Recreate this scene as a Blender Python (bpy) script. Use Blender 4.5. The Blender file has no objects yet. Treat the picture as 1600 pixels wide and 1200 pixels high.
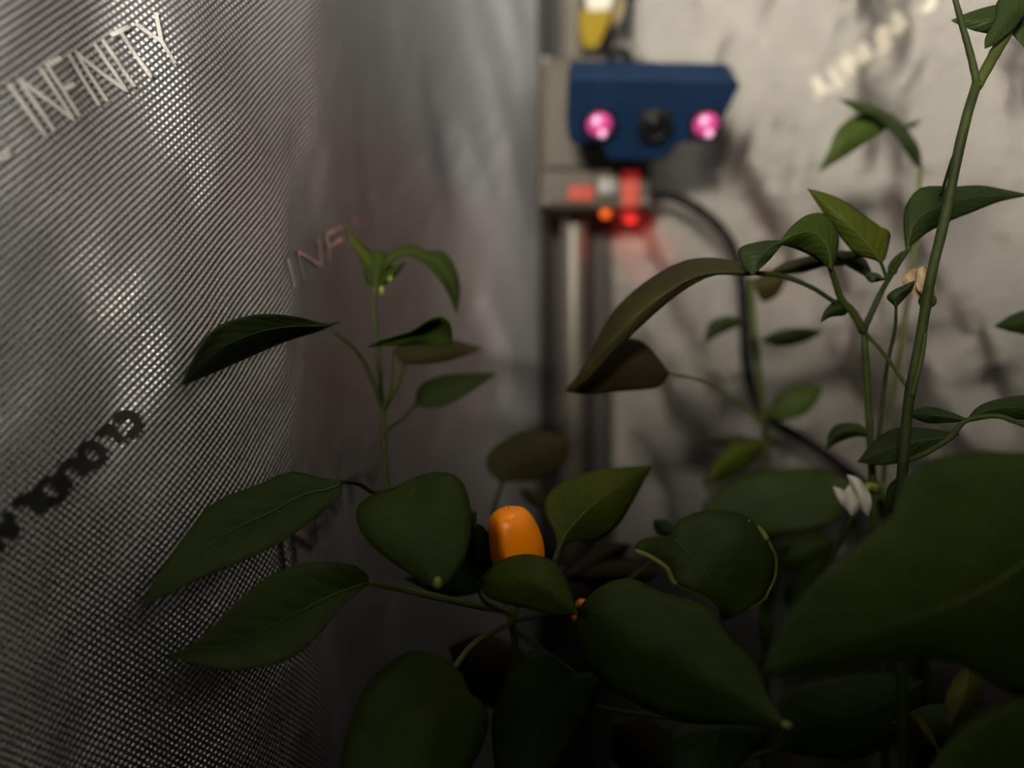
import bpy, math, random
from mathutils import Vector, Matrix, noise

# ------------------------------------------------------------------ camera, world, lights, exposure
sc = bpy.context.scene
COL = sc.collection
CZ = 0.45                      # camera height over the tent floor (m)
F = 26 / 36 * 1600             # focal length in pixels
cd = bpy.data.cameras.new('camera'); cam = bpy.data.objects.new('camera', cd); COL.objects.link(cam)
cam.location = (0, 0, CZ); cam.rotation_euler = (math.pi / 2, 0, 0)
cd.lens = 26; cd.sensor_width = 36; cd.clip_start = 0.01
cd.dof.use_dof = True; cd.dof.focus_distance = 0.205; cd.dof.aperture_fstop = 3.8
sc.camera = cam

w = bpy.data.worlds.new('room'); sc.world = w; w.use_nodes = True
bg = w.node_tree.nodes['Background']; bg.inputs[0].default_value = (0.80, 0.82, 0.86, 1); bg.inputs[1].default_value = 0.003

def area(name, loc, target, size, power, color):
    l = bpy.data.lights.new(name, 'AREA'); l.shape = 'RECTANGLE'; l.size, l.size_y = size
    l.energy = power; l.color = color
    o = bpy.data.objects.new(name, l); COL.objects.link(o); o.location = loc
    o.rotation_euler = (Vector(target) - Vector(loc)).to_track_quat('-Z', 'Y').to_euler(); return o
# the room outside: its light comes in over an added cloth baffle behind the camera
area('room_lamp_warm', (-0.54, -1.15, 0.72), (0.16, 0.38, 0.52), (0.75, 0.24), 120.0, (1.0, 0.91, 0.77))
area('room_window_cool', (0.42, -1.15, 0.72), (-0.08, 0.22, 0.50), (0.40, 0.24), 26.0, (0.88, 0.93, 1.0))

area('overhead_fill', (0.02, 0.14, 1.15), (0.02, 0.20, 0.3), (0.22, 0.22), 0.24, (1.0, 0.97, 0.90))  # added overhead fill, brightens the leaves and the pepper

vs = sc.view_settings
vs.view_transform = 'Standard'; vs.look = 'None'; vs.gamma = 1; vs.use_curve_mapping = False
vs.exposure = 1.28

# ------------------------------------------------------------------ helpers
def P(px, py, d):
    return Vector(((px - 800) / F * d, d, CZ - (py - 600) / F * d))

def tag(o, label=None, cat=None, group=None, kind=None):
    if label: o['label'] = label
    if cat: o['category'] = cat
    if group: o['group'] = group
    if kind: o['kind'] = kind
    return o

def empty(name, loc):
    o = bpy.data.objects.new(name, None); COL.objects.link(o); o.location = loc; o.empty_display_size = 0.02
    return o

def mesh_obj(name, verts, faces, mat, parent=None, smooth=True, uvs=None):
    me = bpy.data.meshes.new(name); me.from_pydata([tuple(v) for v in verts], [], faces); me.update()
    if uvs is not None:
        uv = me.uv_layers.new(name='UVMap')
        for lp in me.loops: uv.data[lp.index].uv = uvs[lp.vertex_index]
    if smooth:
        for p in me.polygons: p.use_smooth = True
    me.materials.append(mat)
    o = bpy.data.objects.new(name, me); COL.objects.link(o)
    if parent is not None:
        o.parent = parent
        o.matrix_parent_inverse = Matrix.Translation(-parent.location) if parent.type == 'EMPTY' else Matrix()
    return o

def catmull(pts, n):
    """n points spaced evenly along a smooth curve through pts (any dimension)"""
    pts = [tuple(p) for p in pts]; k = len(pts[0])
    if len(pts) == 2:
        return [tuple(a + (b - a) * i / (n - 1) for a, b in zip(*pts)) for i in range(n)]
    ext = [tuple(2 * a - b for a, b in zip(pts[0], pts[1]))] + pts + [tuple(2 * a - b for a, b in zip(pts[-1], pts[-2]))]
    dense = []
    for i in range(1, len(ext) - 2):
        p0, p1, p2, p3 = ext[i - 1:i + 3]
        for s in range(16):
            t = s / 16
            dense.append(tuple(0.5 * (2 * b + (c - a) * t + (2 * a - 5 * b + 4 * c - e) * t * t + (3 * b - a - 3 * c + e) * t ** 3)
                               for a, b, c, e in zip(p0, p1, p2, p3)))
    dense.append(pts[-1])
    acc = [0.0]
    for a, b in zip(dense, dense[1:]): acc.append(acc[-1] + math.dist(a, b))
    out = []; j = 0
    for i in range(n):
        s = acc[-1] * i / (n - 1)
        while j < len(acc) - 2 and acc[j + 1] < s: j += 1
        f = (s - acc[j]) / max(acc[j + 1] - acc[j], 1e-12)
        out.append(tuple(a + (b - a) * min(1, f) for a, b in zip(dense[j], dense[j + 1])))
    return out

def tube_geo(pts, rad, seg=8, cap=True):
    pts = [Vector(p) for p in pts]; verts, faces = [], []
    up = Vector((0.31, 0.9, 0.22)).normalized()
    for i, p in enumerate(pts):
        t = (pts[min(i + 1, len(pts) - 1)] - pts[max(i - 1, 0)]).normalized()
        a = t.cross(up).normalized(); b = t.cross(a)
        for k in range(seg):
            an = 2 * math.pi * k / seg
            verts.append(p + (a * math.cos(an) + b * math.sin(an)) * rad[i])
    for i in range(len(pts) - 1):
        for k in range(seg):
            k2 = (k + 1) % seg
            faces.append((i * seg + k, i * seg + k2, (i + 1) * seg + k2, (i + 1) * seg + k))
    if cap:
        faces.append(tuple(range(seg))[::-1]); faces.append(tuple((len(pts) - 1) * seg + k for k in range(seg)))
    return verts, faces

def tube(name, pts, r0, r1, mat, parent, n=None, seg=8):
    """tube through (px, py, depth) points; radii in photo pixels"""
    n = n or max(8, 5 * len(pts))
    c = catmull([P(*p) for p in pts], n)
    rad = []
    for i, p in enumerate(c):
        f = i / (n - 1); rad.append((r0 + (r1 - r0) * f) * p[1] / F * (1 + 0.05 * math.sin(i * 2.3)))
    v, f = tube_geo(c, rad, seg)
    return mesh_obj(name, v, f, mat, parent)

def lathe_geo(prof, seg=24):
    """profile of (radius, z) from bottom to top"""
    v, f = [], []
    for r, z in prof:
        for k in range(seg):
            a = 2 * math.pi * k / seg; v.append(Vector((r * math.cos(a), r * math.sin(a), z)))
    for i in range(len(prof) - 1):
        for k in range(seg):
            k2 = (k + 1) % seg; f.append((i * seg + k, i * seg + k2, (i + 1) * seg + k2, (i + 1) * seg + k))
    f.append(tuple(range(seg))[::-1]); f.append(tuple((len(prof) - 1) * seg + k for k in range(seg)))
    return v, f

def rbox_geo(sx, sy, sz, r):
    """box with rounded edges, centred"""
    import bmesh
    bm = bmesh.new(); bmesh.ops.create_cube(bm, size=1)
    for v in bm.verts: v.co = Vector((v.co.x * sx, v.co.y * sy, v.co.z * sz))
    bmesh.ops.bevel(bm, geom=bm.edges[:], offset=r, segments=3, affect='EDGES', profile=0.5)
    v = [x.co.copy() for x in bm.verts]; bm.verts.index_update(); f = [tuple(a.index for a in p.verts) for p in bm.faces]
    bm.free(); return v, f

def prism_geo(poly, y0, y1, bev=0.0):
    """polygon in the x-z plane run from y0 (front) to y1, front and back edges bevelled"""
    import bmesh
    bm = bmesh.new()
    a = [bm.verts.new((x, y0, z)) for x, z in poly]
    fc = bm.faces.new(a); r = bmesh.ops.extrude_face_region(bm, geom=[fc])
    for e in r['geom']:
        if isinstance(e, bmesh.types.BMVert): e.co.y = y1
    bmesh.ops.recalc_face_normals(bm, faces=bm.faces[:])
    if bev: bmesh.ops.bevel(bm, geom=bm.edges[:], offset=bev, segments=3, affect='EDGES', profile=0.5, clamp_overlap=True)
    bm.verts.index_update()
    v = [x.co.copy() for x in bm.verts]; f = [tuple(q.index for q in p.verts) for p in bm.faces]; bm.free(); return v, f

# ------------------------------------------------------------------ materials
KEEP = ('orange_pepper_skin', 'silver_ink', 'white_petal', 'wilted_petal', 'white_plastic')
def mat(name, color, rough=0.5, metal=0.0, spec=0.5, var=0.0, scale=40, bump=0.0, bscale=200, emit=None, estr=0, coat=0, trans=0.0):
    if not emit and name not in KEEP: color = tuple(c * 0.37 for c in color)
    m = bpy.data.materials.new(name); m.use_nodes = True; nt = m.node_tree; b = nt.nodes['Principled BSDF']
    b.inputs['Base Color'].default_value = (*color, 1); b.inputs['Roughness'].default_value = rough
    b.inputs['Metallic'].default_value = metal; b.inputs['Specular IOR Level'].default_value = spec
    b.inputs['Coat Weight'].default_value = coat; b.inputs['Transmission Weight'].default_value = trans
    tc = nt.nodes.new('ShaderNodeTexCoord')
    if var:
        n = nt.nodes.new('ShaderNodeTexNoise'); n.inputs['Scale'].default_value = scale; n.inputs['Detail'].default_value = 4
        nt.links.new(tc.outputs['Object'], n.inputs['Vector'])
        r = nt.nodes.new('ShaderNodeValToRGB'); e = r.color_ramp.elements
        e[0].position, e[1].position = 0.3, 0.7
        e[0].color = (*[max(0, c * (1 - var)) for c in color], 1); e[1].color = (*[min(1, c * (1 + var)) for c in color], 1)
        nt.links.new(n.outputs['Fac'], r.inputs['Fac']); nt.links.new(r.outputs['Color'], b.inputs['Base Color'])
    if bump:
        n = nt.nodes.new('ShaderNodeTexNoise'); n.inputs['Scale'].default_value = bscale; n.inputs['Detail'].default_value = 3
        nt.links.new(tc.outputs['Object'], n.inputs['Vector'])
        bp = nt.nodes.new('ShaderNodeBump'); bp.inputs['Distance'].default_value = bump
        nt.links.new(n.outputs['Fac'], bp.inputs['Height']); nt.links.new(bp.outputs['Normal'], b.inputs['Normal'])
    if emit:
        b.inputs['Emission Color'].default_value = (*emit, 1); b.inputs['Emission Strength'].default_value = estr
    return m

def mylar(name, color, pitch, depth, rough, metal=0.85, crumple=0.0012, cscale=60):
    """silver film embossed with a lattice of small diamonds, from the wall's own (metres) UV"""
    m = bpy.data.materials.new(name); m.use_nodes = True; nt = m.node_tree; b = nt.nodes['Principled BSDF']; L = nt.links.new
    b.inputs['Metallic'].default_value = metal; b.inputs['Roughness'].default_value = rough
    tc = nt.nodes.new('ShaderNodeTexCoord')
    mp = nt.nodes.new('ShaderNodeMapping'); mp.inputs['Rotation'].default_value = (0, 0, math.radians(41))
    k = 2 * math.pi / pitch; mp.inputs['Scale'].default_value = (k, k, k)
    L(tc.outputs['UV'], mp.inputs['Vector'])
    sp = nt.nodes.new('ShaderNodeSeparateXYZ'); L(mp.outputs['Vector'], sp.inputs[0])
    def op(kind, a, bb=None):
        n = nt.nodes.new('ShaderNodeMath'); n.operation = kind
        for i, x in enumerate((a, bb)):
            if x is None: continue
            if isinstance(x, (int, float)): n.inputs[i].default_value = x
            else: L(x, n.inputs[i])
        return n.outputs[0]
    h = op('ADD', op('SINE', sp.outputs[0]), op('MULTIPLY', op('SINE', sp.outputs[1]), 0.75))
    h = op('MULTIPLY', op('ADD', h, 2.0), 0.25)
    cr = nt.nodes.new('ShaderNodeTexNoise'); cr.inputs['Scale'].default_value = cscale; cr.inputs['Detail'].default_value = 3
    L(tc.outputs['UV'], cr.inputs['Vector'])
    b1 = nt.nodes.new('ShaderNodeBump'); b1.inputs['Distance'].default_value = crumple; b1.inputs['Strength'].default_value = 0.5
    L(cr.outputs['Fac'], b1.inputs['Height'])
    b2 = nt.nodes.new('ShaderNodeBump'); b2.inputs['Distance'].default_value = depth
    L(h, b2.inputs['Height']); L(b1.outputs['Normal'], b2.inputs['Normal']); L(b2.outputs['Normal'], b.inputs['Normal'])
    n = nt.nodes.new('ShaderNodeTexNoise'); n.inputs['Scale'].default_value = 14; n.inputs['Detail'].default_value = 3
    L(tc.outputs['UV'], n.inputs['Vector'])
    r = nt.nodes.new('ShaderNodeValToRGB'); e = r.color_ramp.elements; e[0].position, e[1].position = 0.3, 0.7
    e[0].color = (*[c * 0.88 for c in color], 1); e[1].color = (*color, 1)
    L(n.outputs['Fac'], r.inputs['Fac']); L(r.outputs['Color'], b.inputs['Base Color'])
    return m

def leaf_mat(name, dark, light, vein, rough=0.5, transl=0.2):
    """blotchy green blade with paler side veins that run out from the midrib (UV: along, across)"""
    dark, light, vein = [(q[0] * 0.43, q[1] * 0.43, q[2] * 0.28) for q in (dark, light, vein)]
    m = bpy.data.materials.new(name); m.use_nodes = True; nt = m.node_tree; b = nt.nodes['Principled BSDF']; L = nt.links.new
    b.inputs['Roughness'].default_value = rough; b.inputs['Specular IOR Level'].default_value = 0.09
    tc = nt.nodes.new('ShaderNodeTexCoord'); sp = nt.nodes.new('ShaderNodeSeparateXYZ'); L(tc.outputs['UV'], sp.inputs[0])
    def op(kind, a, bb=None):
        n = nt.nodes.new('ShaderNodeMath'); n.operation = kind
        for i, x in enumerate((a, bb)):
            if x is None: continue
            if isinstance(x, (int, float)): n.inputs[i].default_value = x
            else: L(x, n.inputs[i])
        return n.outputs[0]
    av = op('ABSOLUTE', sp.outputs[1])
    nz = nt.nodes.new('ShaderNodeTexNoise'); nz.inputs['Scale'].default_value = 55; nz.inputs['Detail'].default_value = 5
    L(tc.outputs['Object'], nz.inputs['Vector'])
    ph = op('ADD', op('MULTIPLY', op('SUBTRACT', sp.outputs[0], op('MULTIPLY', op('POWER', av, 0.8), 0.28)), 26.0), op('MULTIPLY', nz.outputs['Fac'], 1.6))
    vn = op('POWER', op('ABSOLUTE', op('COSINE', ph)), 26.0)
    r = nt.nodes.new('ShaderNodeValToRGB'); e = r.color_ramp.elements; e[0].position, e[1].position = 0.32, 0.70
    e[0].color = (*dark, 1); e[1].color = (*light, 1); L(nz.outputs['Fac'], r.inputs['Fac'])
    mx = nt.nodes.new('ShaderNodeMix'); mx.data_type = 'RGBA'; mx.inputs['B'].default_value = (*vein, 1)
    L(r.outputs['Color'], mx.inputs['A']); L(op('MULTIPLY', vn, 0.16), mx.inputs['Factor'])
    L(mx.outputs['Result'], b.inputs['Base Color'])
    hh = op('SUBTRACT', op('ABSOLUTE', op('SINE', ph)), op('MULTIPLY', nz.outputs['Fac'], 0.5))
    bp = nt.nodes.new('ShaderNodeBump'); bp.inputs['Distance'].default_value = 0.00022; bp.inputs['Strength'].default_value = 0.5
    L(hh, bp.inputs['Height']); L(bp.outputs['Normal'], b.inputs['Normal'])
    tr = nt.nodes.new('ShaderNodeBsdfTranslucent'); L(mx.outputs['Result'], tr.inputs['Color'])
    ms = nt.nodes.new('ShaderNodeMixShader'); ms.inputs[0].default_value = transl
    L(b.outputs[0], ms.inputs[1]); L(tr.outputs[0], ms.inputs[2]); L(ms.outputs[0], nt.nodes['Material Output'].inputs['Surface'])
    return m

M = {
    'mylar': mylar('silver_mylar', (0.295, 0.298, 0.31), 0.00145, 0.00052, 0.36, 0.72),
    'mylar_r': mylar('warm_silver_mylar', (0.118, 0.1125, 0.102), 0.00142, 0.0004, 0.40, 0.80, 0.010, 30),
    'ink': mat('silver_ink', (0.62, 0.62, 0.63), 0.33, 0.7, var=0.05),
    'ink_dark': mat('grey_ink', (0.075, 0.08, 0.07), 0.5, 0.2, spec=0.2, var=0.1),
    'floor': mat('tent_floor', (0.02, 0.02, 0.022), 0.7, var=0.3, bump=0.001),
    'tape': mat('black_seam_cloth', (0.018, 0.016, 0.015), 0.8, var=0.3, scale=300, bump=0.0005, bscale=900),
    'pole': mat('pale_painted_pole', (0.14, 0.122, 0.094), 0.45, 0.2, var=0.08),
    'box': mat('beige_plastic', (0.088, 0.075, 0.054), 0.6, spec=0.2, var=0.06, scale=60, bump=0.0002, bscale=500),
    'boxdark': mat('grey_plastic', (0.20, 0.19, 0.17), 0.5, var=0.1),
    'blue': mat('blue_printed_plastic', (0.007, 0.027, 0.075), 0.6, spec=0.08, var=0.12, scale=90, bump=0.0003, bscale=700),
    'black': mat('black_plastic', (0.008, 0.008, 0.009), 0.6, spec=0.12, var=0.2),
    'rubber': mat('black_rubber', (0.012, 0.011, 0.013), 0.7, spec=0.08, var=0.2),
    'glass': mat('lens_glass', (0.01, 0.01, 0.012), 0.15, spec=0.3, var=0.1),
    'pink': mat('pink_infrared_lens', (0.2, 0.03, 0.1), 0.35, spec=0.2, var=0.05, emit=(1.0, 0.10, 0.42), estr=0.10),
    'pinkhot': mat('pink_infrared_chip', (0.3, 0.2, 0.27), 0.4, var=0.05, emit=(1.0, 0.45, 0.72), estr=0.27),
    'red': mat('red_indicator', (0.2, 0.01, 0.01), 0.4, var=0.05, emit=(1.0, 0.04, 0.03), estr=0.42),
    'amber': mat('amber_indicator', (0.2, 0.06, 0.01), 0.4, var=0.05, emit=(1.0, 0.12, 0.0), estr=0.42),
    'redlit': mat('red_lit_plastic', (0.12, 0.03, 0.02), 0.6, spec=0.1, var=0.05, emit=(1.0, 0.05, 0.04), estr=0.10),  # emission imitates box plastic lit red by the LED
    'yellow': mat('yellow_plastic', (0.26, 0.175, 0.0), 0.6, spec=0.1, var=0.1),
    'white': mat('white_plastic', (0.20, 0.185, 0.15), 0.5, var=0.05),
    'olive': mat('olive_strap', (0.16, 0.12, 0.03), 0.7, var=0.2),
    'soil': mat('dark_soil', (0.02, 0.014, 0.009), 0.95, var=0.5, scale=120, bump=0.004, bscale=150),
    'felt': mat('black_felt', (0.012, 0.012, 0.013), 0.95, var=0.3, scale=300, bump=0.001, bscale=900),
    'stem': mat('green_stem', (0.070, 0.095, 0.020), 0.6, spec=0.1, var=0.35, scale=90, bump=0.0003, bscale=500),
    'stemdark': mat('dark_stem', (0.042, 0.060, 0.015), 0.6, spec=0.1, var=0.4, scale=90, bump=0.0003, bscale=500),
    'stempale': mat('pale_green_stem', (0.14, 0.17, 0.045), 0.6, spec=0.1, var=0.25, scale=90),
    'rib': mat('pale_midrib', (0.10, 0.13, 0.025), 0.6, spec=0.1, var=0.15, scale=90),
    'ribdark': mat('dark_midrib', (0.048, 0.066, 0.020), 0.6, spec=0.1, var=0.15, scale=90),
    'orange': None,
    'petal': mat('white_petal', (0.30, 0.29, 0.235), 0.6, var=0.12, scale=200),
    'wilted': mat('wilted_petal', (0.24, 0.165, 0.09), 0.7, var=0.3, scale=260, bump=0.0005, bscale=400),
    'bud': mat('yellow_green_bud', (0.28, 0.32, 0.03), 0.5, var=0.15, scale=120),
    'rim': mat('yellow_leaf_rim', (0.26, 0.29, 0.03), 0.5, var=0.3, scale=120),
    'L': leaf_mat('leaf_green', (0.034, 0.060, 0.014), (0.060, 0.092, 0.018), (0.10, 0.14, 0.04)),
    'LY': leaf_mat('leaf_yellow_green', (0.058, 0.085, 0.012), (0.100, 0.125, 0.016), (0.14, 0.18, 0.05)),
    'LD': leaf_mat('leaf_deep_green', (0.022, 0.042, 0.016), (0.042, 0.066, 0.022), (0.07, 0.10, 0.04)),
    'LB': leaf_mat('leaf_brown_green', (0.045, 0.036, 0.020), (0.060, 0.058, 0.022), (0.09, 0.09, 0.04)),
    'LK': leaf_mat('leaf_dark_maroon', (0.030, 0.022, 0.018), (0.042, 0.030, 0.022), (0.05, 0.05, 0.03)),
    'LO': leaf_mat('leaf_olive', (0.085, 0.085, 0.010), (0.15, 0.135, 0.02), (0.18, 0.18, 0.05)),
}
def pepper_mat():
    m = mat('orange_pepper_skin', (1.0, 0.27, 0.0), 0.34, spec=0.3, var=0.06, scale=45, coat=0.08)
    b = m.node_tree.nodes['Principled BSDF']
    b.inputs['Subsurface Weight'].default_value = 0.35; b.inputs['Subsurface Radius'].default_value = (1.0, 0.3, 0.05)
    b.inputs['Subsurface Scale'].default_value = 0.003
    return m
M['orange'] = pepper_mat()

# ------------------------------------------------------------------ the tent: floor and two fabric walls, bowed inwards
def px_pt(px, Y): return ((px - 800) / F * Y, Y)
LEFT = [(-0.33, -0.60), (-0.30, -0.35), (-0.25, -0.10), (-0.20, 0.03), (-0.155, 0.11)] + [px_pt(*q) for q in
        ((0, 0.165), (150, 0.182), (300, 0.198), (400, 0.215), (470, 0.233), (512, 0.256), (548, 0.292), (615, 0.345), (725, 0.412), (866, 0.47))]
RIGHT = [px_pt(*q) for q in ((866, 0.47), (1000, 0.458), (1150, 0.434), (1300, 0.400), (1450, 0.365), (1600, 0.334))] + \
        [(0.275, 0.25), (0.30, 0.10), (0.32, -0.10), (0.345, -0.35), (0.36, -0.60)]

class Wall:
    def __init__(self, pts, sign, seed, amp):
        self.c = catmull(pts, 400); self.s = [0.0]; self.sign, self.seed, self.amp = sign, seed, amp
        for a, b in zip(self.c, self.c[1:]): self.s.append(self.s[-1] + math.dist(a, b))
        self.len = self.s[-1]
    def base(self, u):
        u = min(max(u, 0), self.len); i = min(int(u / self.len * 399), 398)
        while i > 0 and self.s[i] > u: i -= 1
        while i < 398 and self.s[i + 1] < u: i += 1
        f = (u - self.s[i]) / (self.s[i + 1] - self.s[i]); a, b = self.c[i], self.c[i + 1]
        a0, b1 = self.c[max(i - 3, 0)], self.c[min(i + 4, 399)]
        t = Vector((b1[0] - a0[0], b1[1] - a0[1], 0)).normalized()
        return Vector((a[0] + (b[0] - a[0]) * f, a[1] + (b[1] - a[1]) * f, 0)), Vector((t.y, -t.x, 0)) * self.sign
    def disp(self, u, z):
        fade = min(1, (self.len - u) / 0.04, u / 0.04)
        g = noise.noise(Vector((u * 14 + z * 4, z * 5.0, self.seed)))
        g2 = noise.noise(Vector((u * 34 + z * 17, z * 11 - u * 4, self.seed + 7)))
        g3 = noise.noise(Vector((u * 75 - z * 22, z * 36, self.seed + 3)))
        return self.amp * fade * (g * 0.0065 + g2 * 0.0030 + (0.3 - abs(g3)) * 0.0012)
    def at(self, u, z, off=0.0):
        p, n = self.base(u); p = p + n * (self.disp(u, z) + off); p.z = z; return p
    def u_at_px(self, px, near=None):
        best = None
        for i in range(1600):
            u = self.len * i / 1599; p, _ = self.base(u)
            if p.y < 0.05: continue
            e = abs((p.x / p.y * F + 800) - px)
            if best is None or e < best[0]: best = (e, u, p.y)
        return best[1], best[2]
    def uz(self, px, py):
        u, Y = self.u_at_px(px); return u, CZ - (py - 600) / F * Y
    def build(self, name, mat_):
        nu, nz = 420, 260; z0, z1 = 0.0, 1.05; v, f, uv = [], [], []
        for i in range(nu + 1):
            u = self.len * i / nu
            for j in range(nz + 1):
                z = z0 + (z1 - z0) * j / nz; v.append(self.at(u, z)); uv.append((u, z))
        for i in range(nu):
            for j in range(nz):
                a = i * (nz + 1) + j; q = (a, a + nz + 1, a + nz + 2, a + 1)
                f.append(q if self.sign > 0 else q[::-1])
        return mesh_obj(name, v, f, mat_, None, True, uv)

WL = Wall(LEFT, 1, 3.7, 1.0); WR = Wall(RIGHT, 1, 11.2, 2.0)
wall_left = tag(WL.build('wall_left', M['mylar']), 'silver embossed reflective tent wall on the left side', kind='structure')
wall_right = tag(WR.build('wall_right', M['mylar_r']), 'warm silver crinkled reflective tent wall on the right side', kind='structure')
fl = [Vector((x, y, 0)) for x, y in (WL.c[::8] + WR.c[::8])]
n = len(fl)
floor = tag(mesh_obj('floor', fl + [p - Vector((0, 0, 0.01)) for p in fl],
            [tuple(range(n))[::-1], tuple(range(n, 2 * n))] + [(i, (i + 1) % n, n + (i + 1) % n, n + i) for i in range(n)], M['floor'], None, False),
            'dark tent floor under the planter', kind='structure')

dv, df = [], []  # added unseen cloth, its sloping top cuts the light on the lower walls
for i in range(41):
    x = -0.33 + 0.69 * i / 40
    for j in range(21): dv.append(Vector((x, -0.60 + 0.004 * math.sin(i * 0.8) * (1 - j / 40), (0.636 + 0.11 * i / 40) * j / 20 + (0.006 * math.sin(i * 0.5) if j == 20 else 0))))
for i in range(40):
    for j in range(20): a = i * 21 + j; df.append((a, a + 21, a + 22, a + 1))
light_baffle = tag(mesh_obj('light_baffle_1', dv, df, M['tape']), 'added black cloth baffle behind the camera, shading the lower walls', kind='structure')
dm = light_baffle.modifiers.new('thick', 'SOLIDIFY'); dm.thickness = 0.002

# the black cloth that covers the corner seam, following both walls
def seam():
    pts = []
    uL, _ = WL.u_at_px(838); uR, _ = WR.u_at_px(958)
    for i in range(7): pts.append((WL, uL + (WL.len - uL) * i / 6))
    for i in range(1, 9): pts.append((WR, uR * i / 8))
    v, f = [], []; nz = 60
    for W, u in pts:
        for j in range(nz + 1): v.append(W.at(u, 1.05 * j / nz, 0.0016))
    for i in range(len(pts) - 1):
        for j in range(nz):
            a = i * (nz + 1) + j; f.append((a, a + nz + 1, a + nz + 2, a + 1))
    o = mesh_obj('trim_1', v, f, M['tape']); s = o.modifiers.new('thick', 'SOLIDIFY'); s.thickness = 0.0008; s.offset = -1
    return tag(o, 'black cloth strip covering the corner seam of the tent', kind='structure')
seam()

# ------------------------------------------------------------------ printed words on the walls (flat silver ink, one piece per letter)
GL = {'I': [[(0.5, 0), (0.5, 1)]], 'N': [[(0, 0), (0, 1), (1, 0), (1, 1)]], 'F': [[(0, 0), (0, 1), (1, 1)], [(0, 0.52), (0.85, 0.52)]],
      'T': [[(0, 1), (1, 1)], [(0.5, 1), (0.5, 0)]], 'Y': [[(0, 1), (0.5, 0.48), (1, 1)], [(0.5, 0.48), (0.5, 0)]],
      'A': [[(0, 0), (0.5, 1), (1, 0)], [(0.2, 0.36), (0.8, 0.36)]],
      'C': [[(0.5 + 0.5 * math.cos(a), 0.5 + 0.5 * math.sin(a)) for a in [math.radians(45 + 270 * i / 14) for i in range(15)]]],
      'O': [[(0.5 + 0.5 * math.cos(a), 0.5 + 0.5 * math.sin(a)) for a in [math.radians(360 * i / 18) for i in range(19)]]],
      'L': [[(0, 1), (0, 0), (0.9, 0)]], 'U': [[(0, 1), (0, 0.4), (0.15, 0.1), (0.5, 0), (0.85, 0.1), (1, 0.4), (1, 1)]],
      'D': [[(0, 0), (0, 1), (0.55, 1), (0.9, 0.8), (1, 0.5), (0.9, 0.2), (0.55, 0), (0, 0)]],
      'B': [[(0, 0), (0, 1), (0.6, 1), (0.85, 0.88), (0.85, 0.64), (0.6, 0.52), (0, 0.52)], [(0.6, 0.52), (0.95, 0.38), (0.95, 0.14), (0.6, 0), (0, 0)]]}
WID = {'I': 0.12, 'F': 0.5, 'T': 0.6, 'L': 0.5}
def print_word(W, wall, word, a_px, b_px, h, stroke, ink, slant=0.0, gap=0.22):
    """lettering from wall point a to wall point b (photo positions of the baseline ends), letters h metres tall"""
    a = Vector(W.uz(*a_px)); b = Vector(W.uz(*b_px)); t = (b - a).normalized(); L = (b - a).length
    up = Vector((-t.y, t.x)) + t * slant
    tot = sum((WID.get(c, 0.68) if c != ' ' else 0.35) + gap for c in word) - gap
    x = 0.0
    for c in word:
        wd = WID.get(c, 0.68) if c != ' ' else 0.35
        if c != ' ':
            v, f = [], []
            for st in GL[c]:
                pl = []
                for (x0, y0), (x1, y1) in zip(st, st[1:]):
                    k = max(2, int(math.dist((x0 * wd, y0), (x1 * wd, y1)) * 14))
                    for i in range(k): pl.append((x0 + (x1 - x0) * i / k, y0 + (y1 - y0) * i / k))
                pl.append(st[-1])
                Q = [a + t * ((x + q[0] * wd) / tot * L) + up * (q[1] * h) for q in pl]
                s0 = len(v)
                for i, q in enumerate(Q):
                    d = (Q[min(i + 1, len(Q) - 1)] - Q[max(i - 1, 0)]).normalized(); nn = Vector((-d.y, d.x)) * stroke / 2
                    for sgn in (-1, 1):
                        e = q + nn * sgn; v.append(W.at(e.x, e.y, 0.0007 if sgn else 0.0007))
                for i in range(len(Q) - 1):
                    k = s0 + 2 * i; f.append((k, k + 1, k + 3, k + 2))
            mesh_obj('letter', v, f, ink, wall)
        x += wd + gap

print_word(WL, wall_left, 'AC INFINITY', (-75, 290), (292, 88), 0.0122, 0.0010, M['ink'], slant=0.05)
print_word(WL, wall_left, 'INFINITY', (468, 452), (640, 318), 0.0095, 0.0012, M['ink'])
print_word(WL, wall_left, 'INFINITY', (438, 893), (585, 760), 0.0090, 0.0014, M['ink_dark'])
print_word(WL, wall_left, 'CLOUDLAB', (196, 640), (-62, 858), 0.0054, 0.0020, M['ink_dark'], gap=0.2)
print_word(WR, wall_right, 'AC INFINITY', (1475, -45), (1262, 128), 0.0115, 0.003, M['white'])

# ------------------------------------------------------------------ corner pole and everything fixed to it
PX, PY = (897 - 800) / F * 0.447, 0.447
pr = 0.0078
prof = [(pr, -0.0), (pr, 0.30), (pr + 0.0006, 0.301), (pr + 0.0006, 0.318), (pr, 0.319), (pr, 1.04)]
pole = empty('tent_pole', (PX, PY, 0)); tag(pole, 'pale upright tent pole standing in the corner behind the camera box', 'pole')
v, f = lathe_geo([(pr, 0), (pr, 1.04)], 20)
mesh_obj('pole_tube', [q + Vector((PX, PY, 0)) for q in v], f, M['pole'], pole)
v, f = lathe_geo([(pr + 0.001, 0), (pr + 0.003, 0.003), (pr + 0.003, 0.02), (pr + 0.001, 0.024)], 20)
mesh_obj('foot_cap', [q + Vector((PX, PY, 0)) for q in v], f, M['black'], pole)

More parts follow.
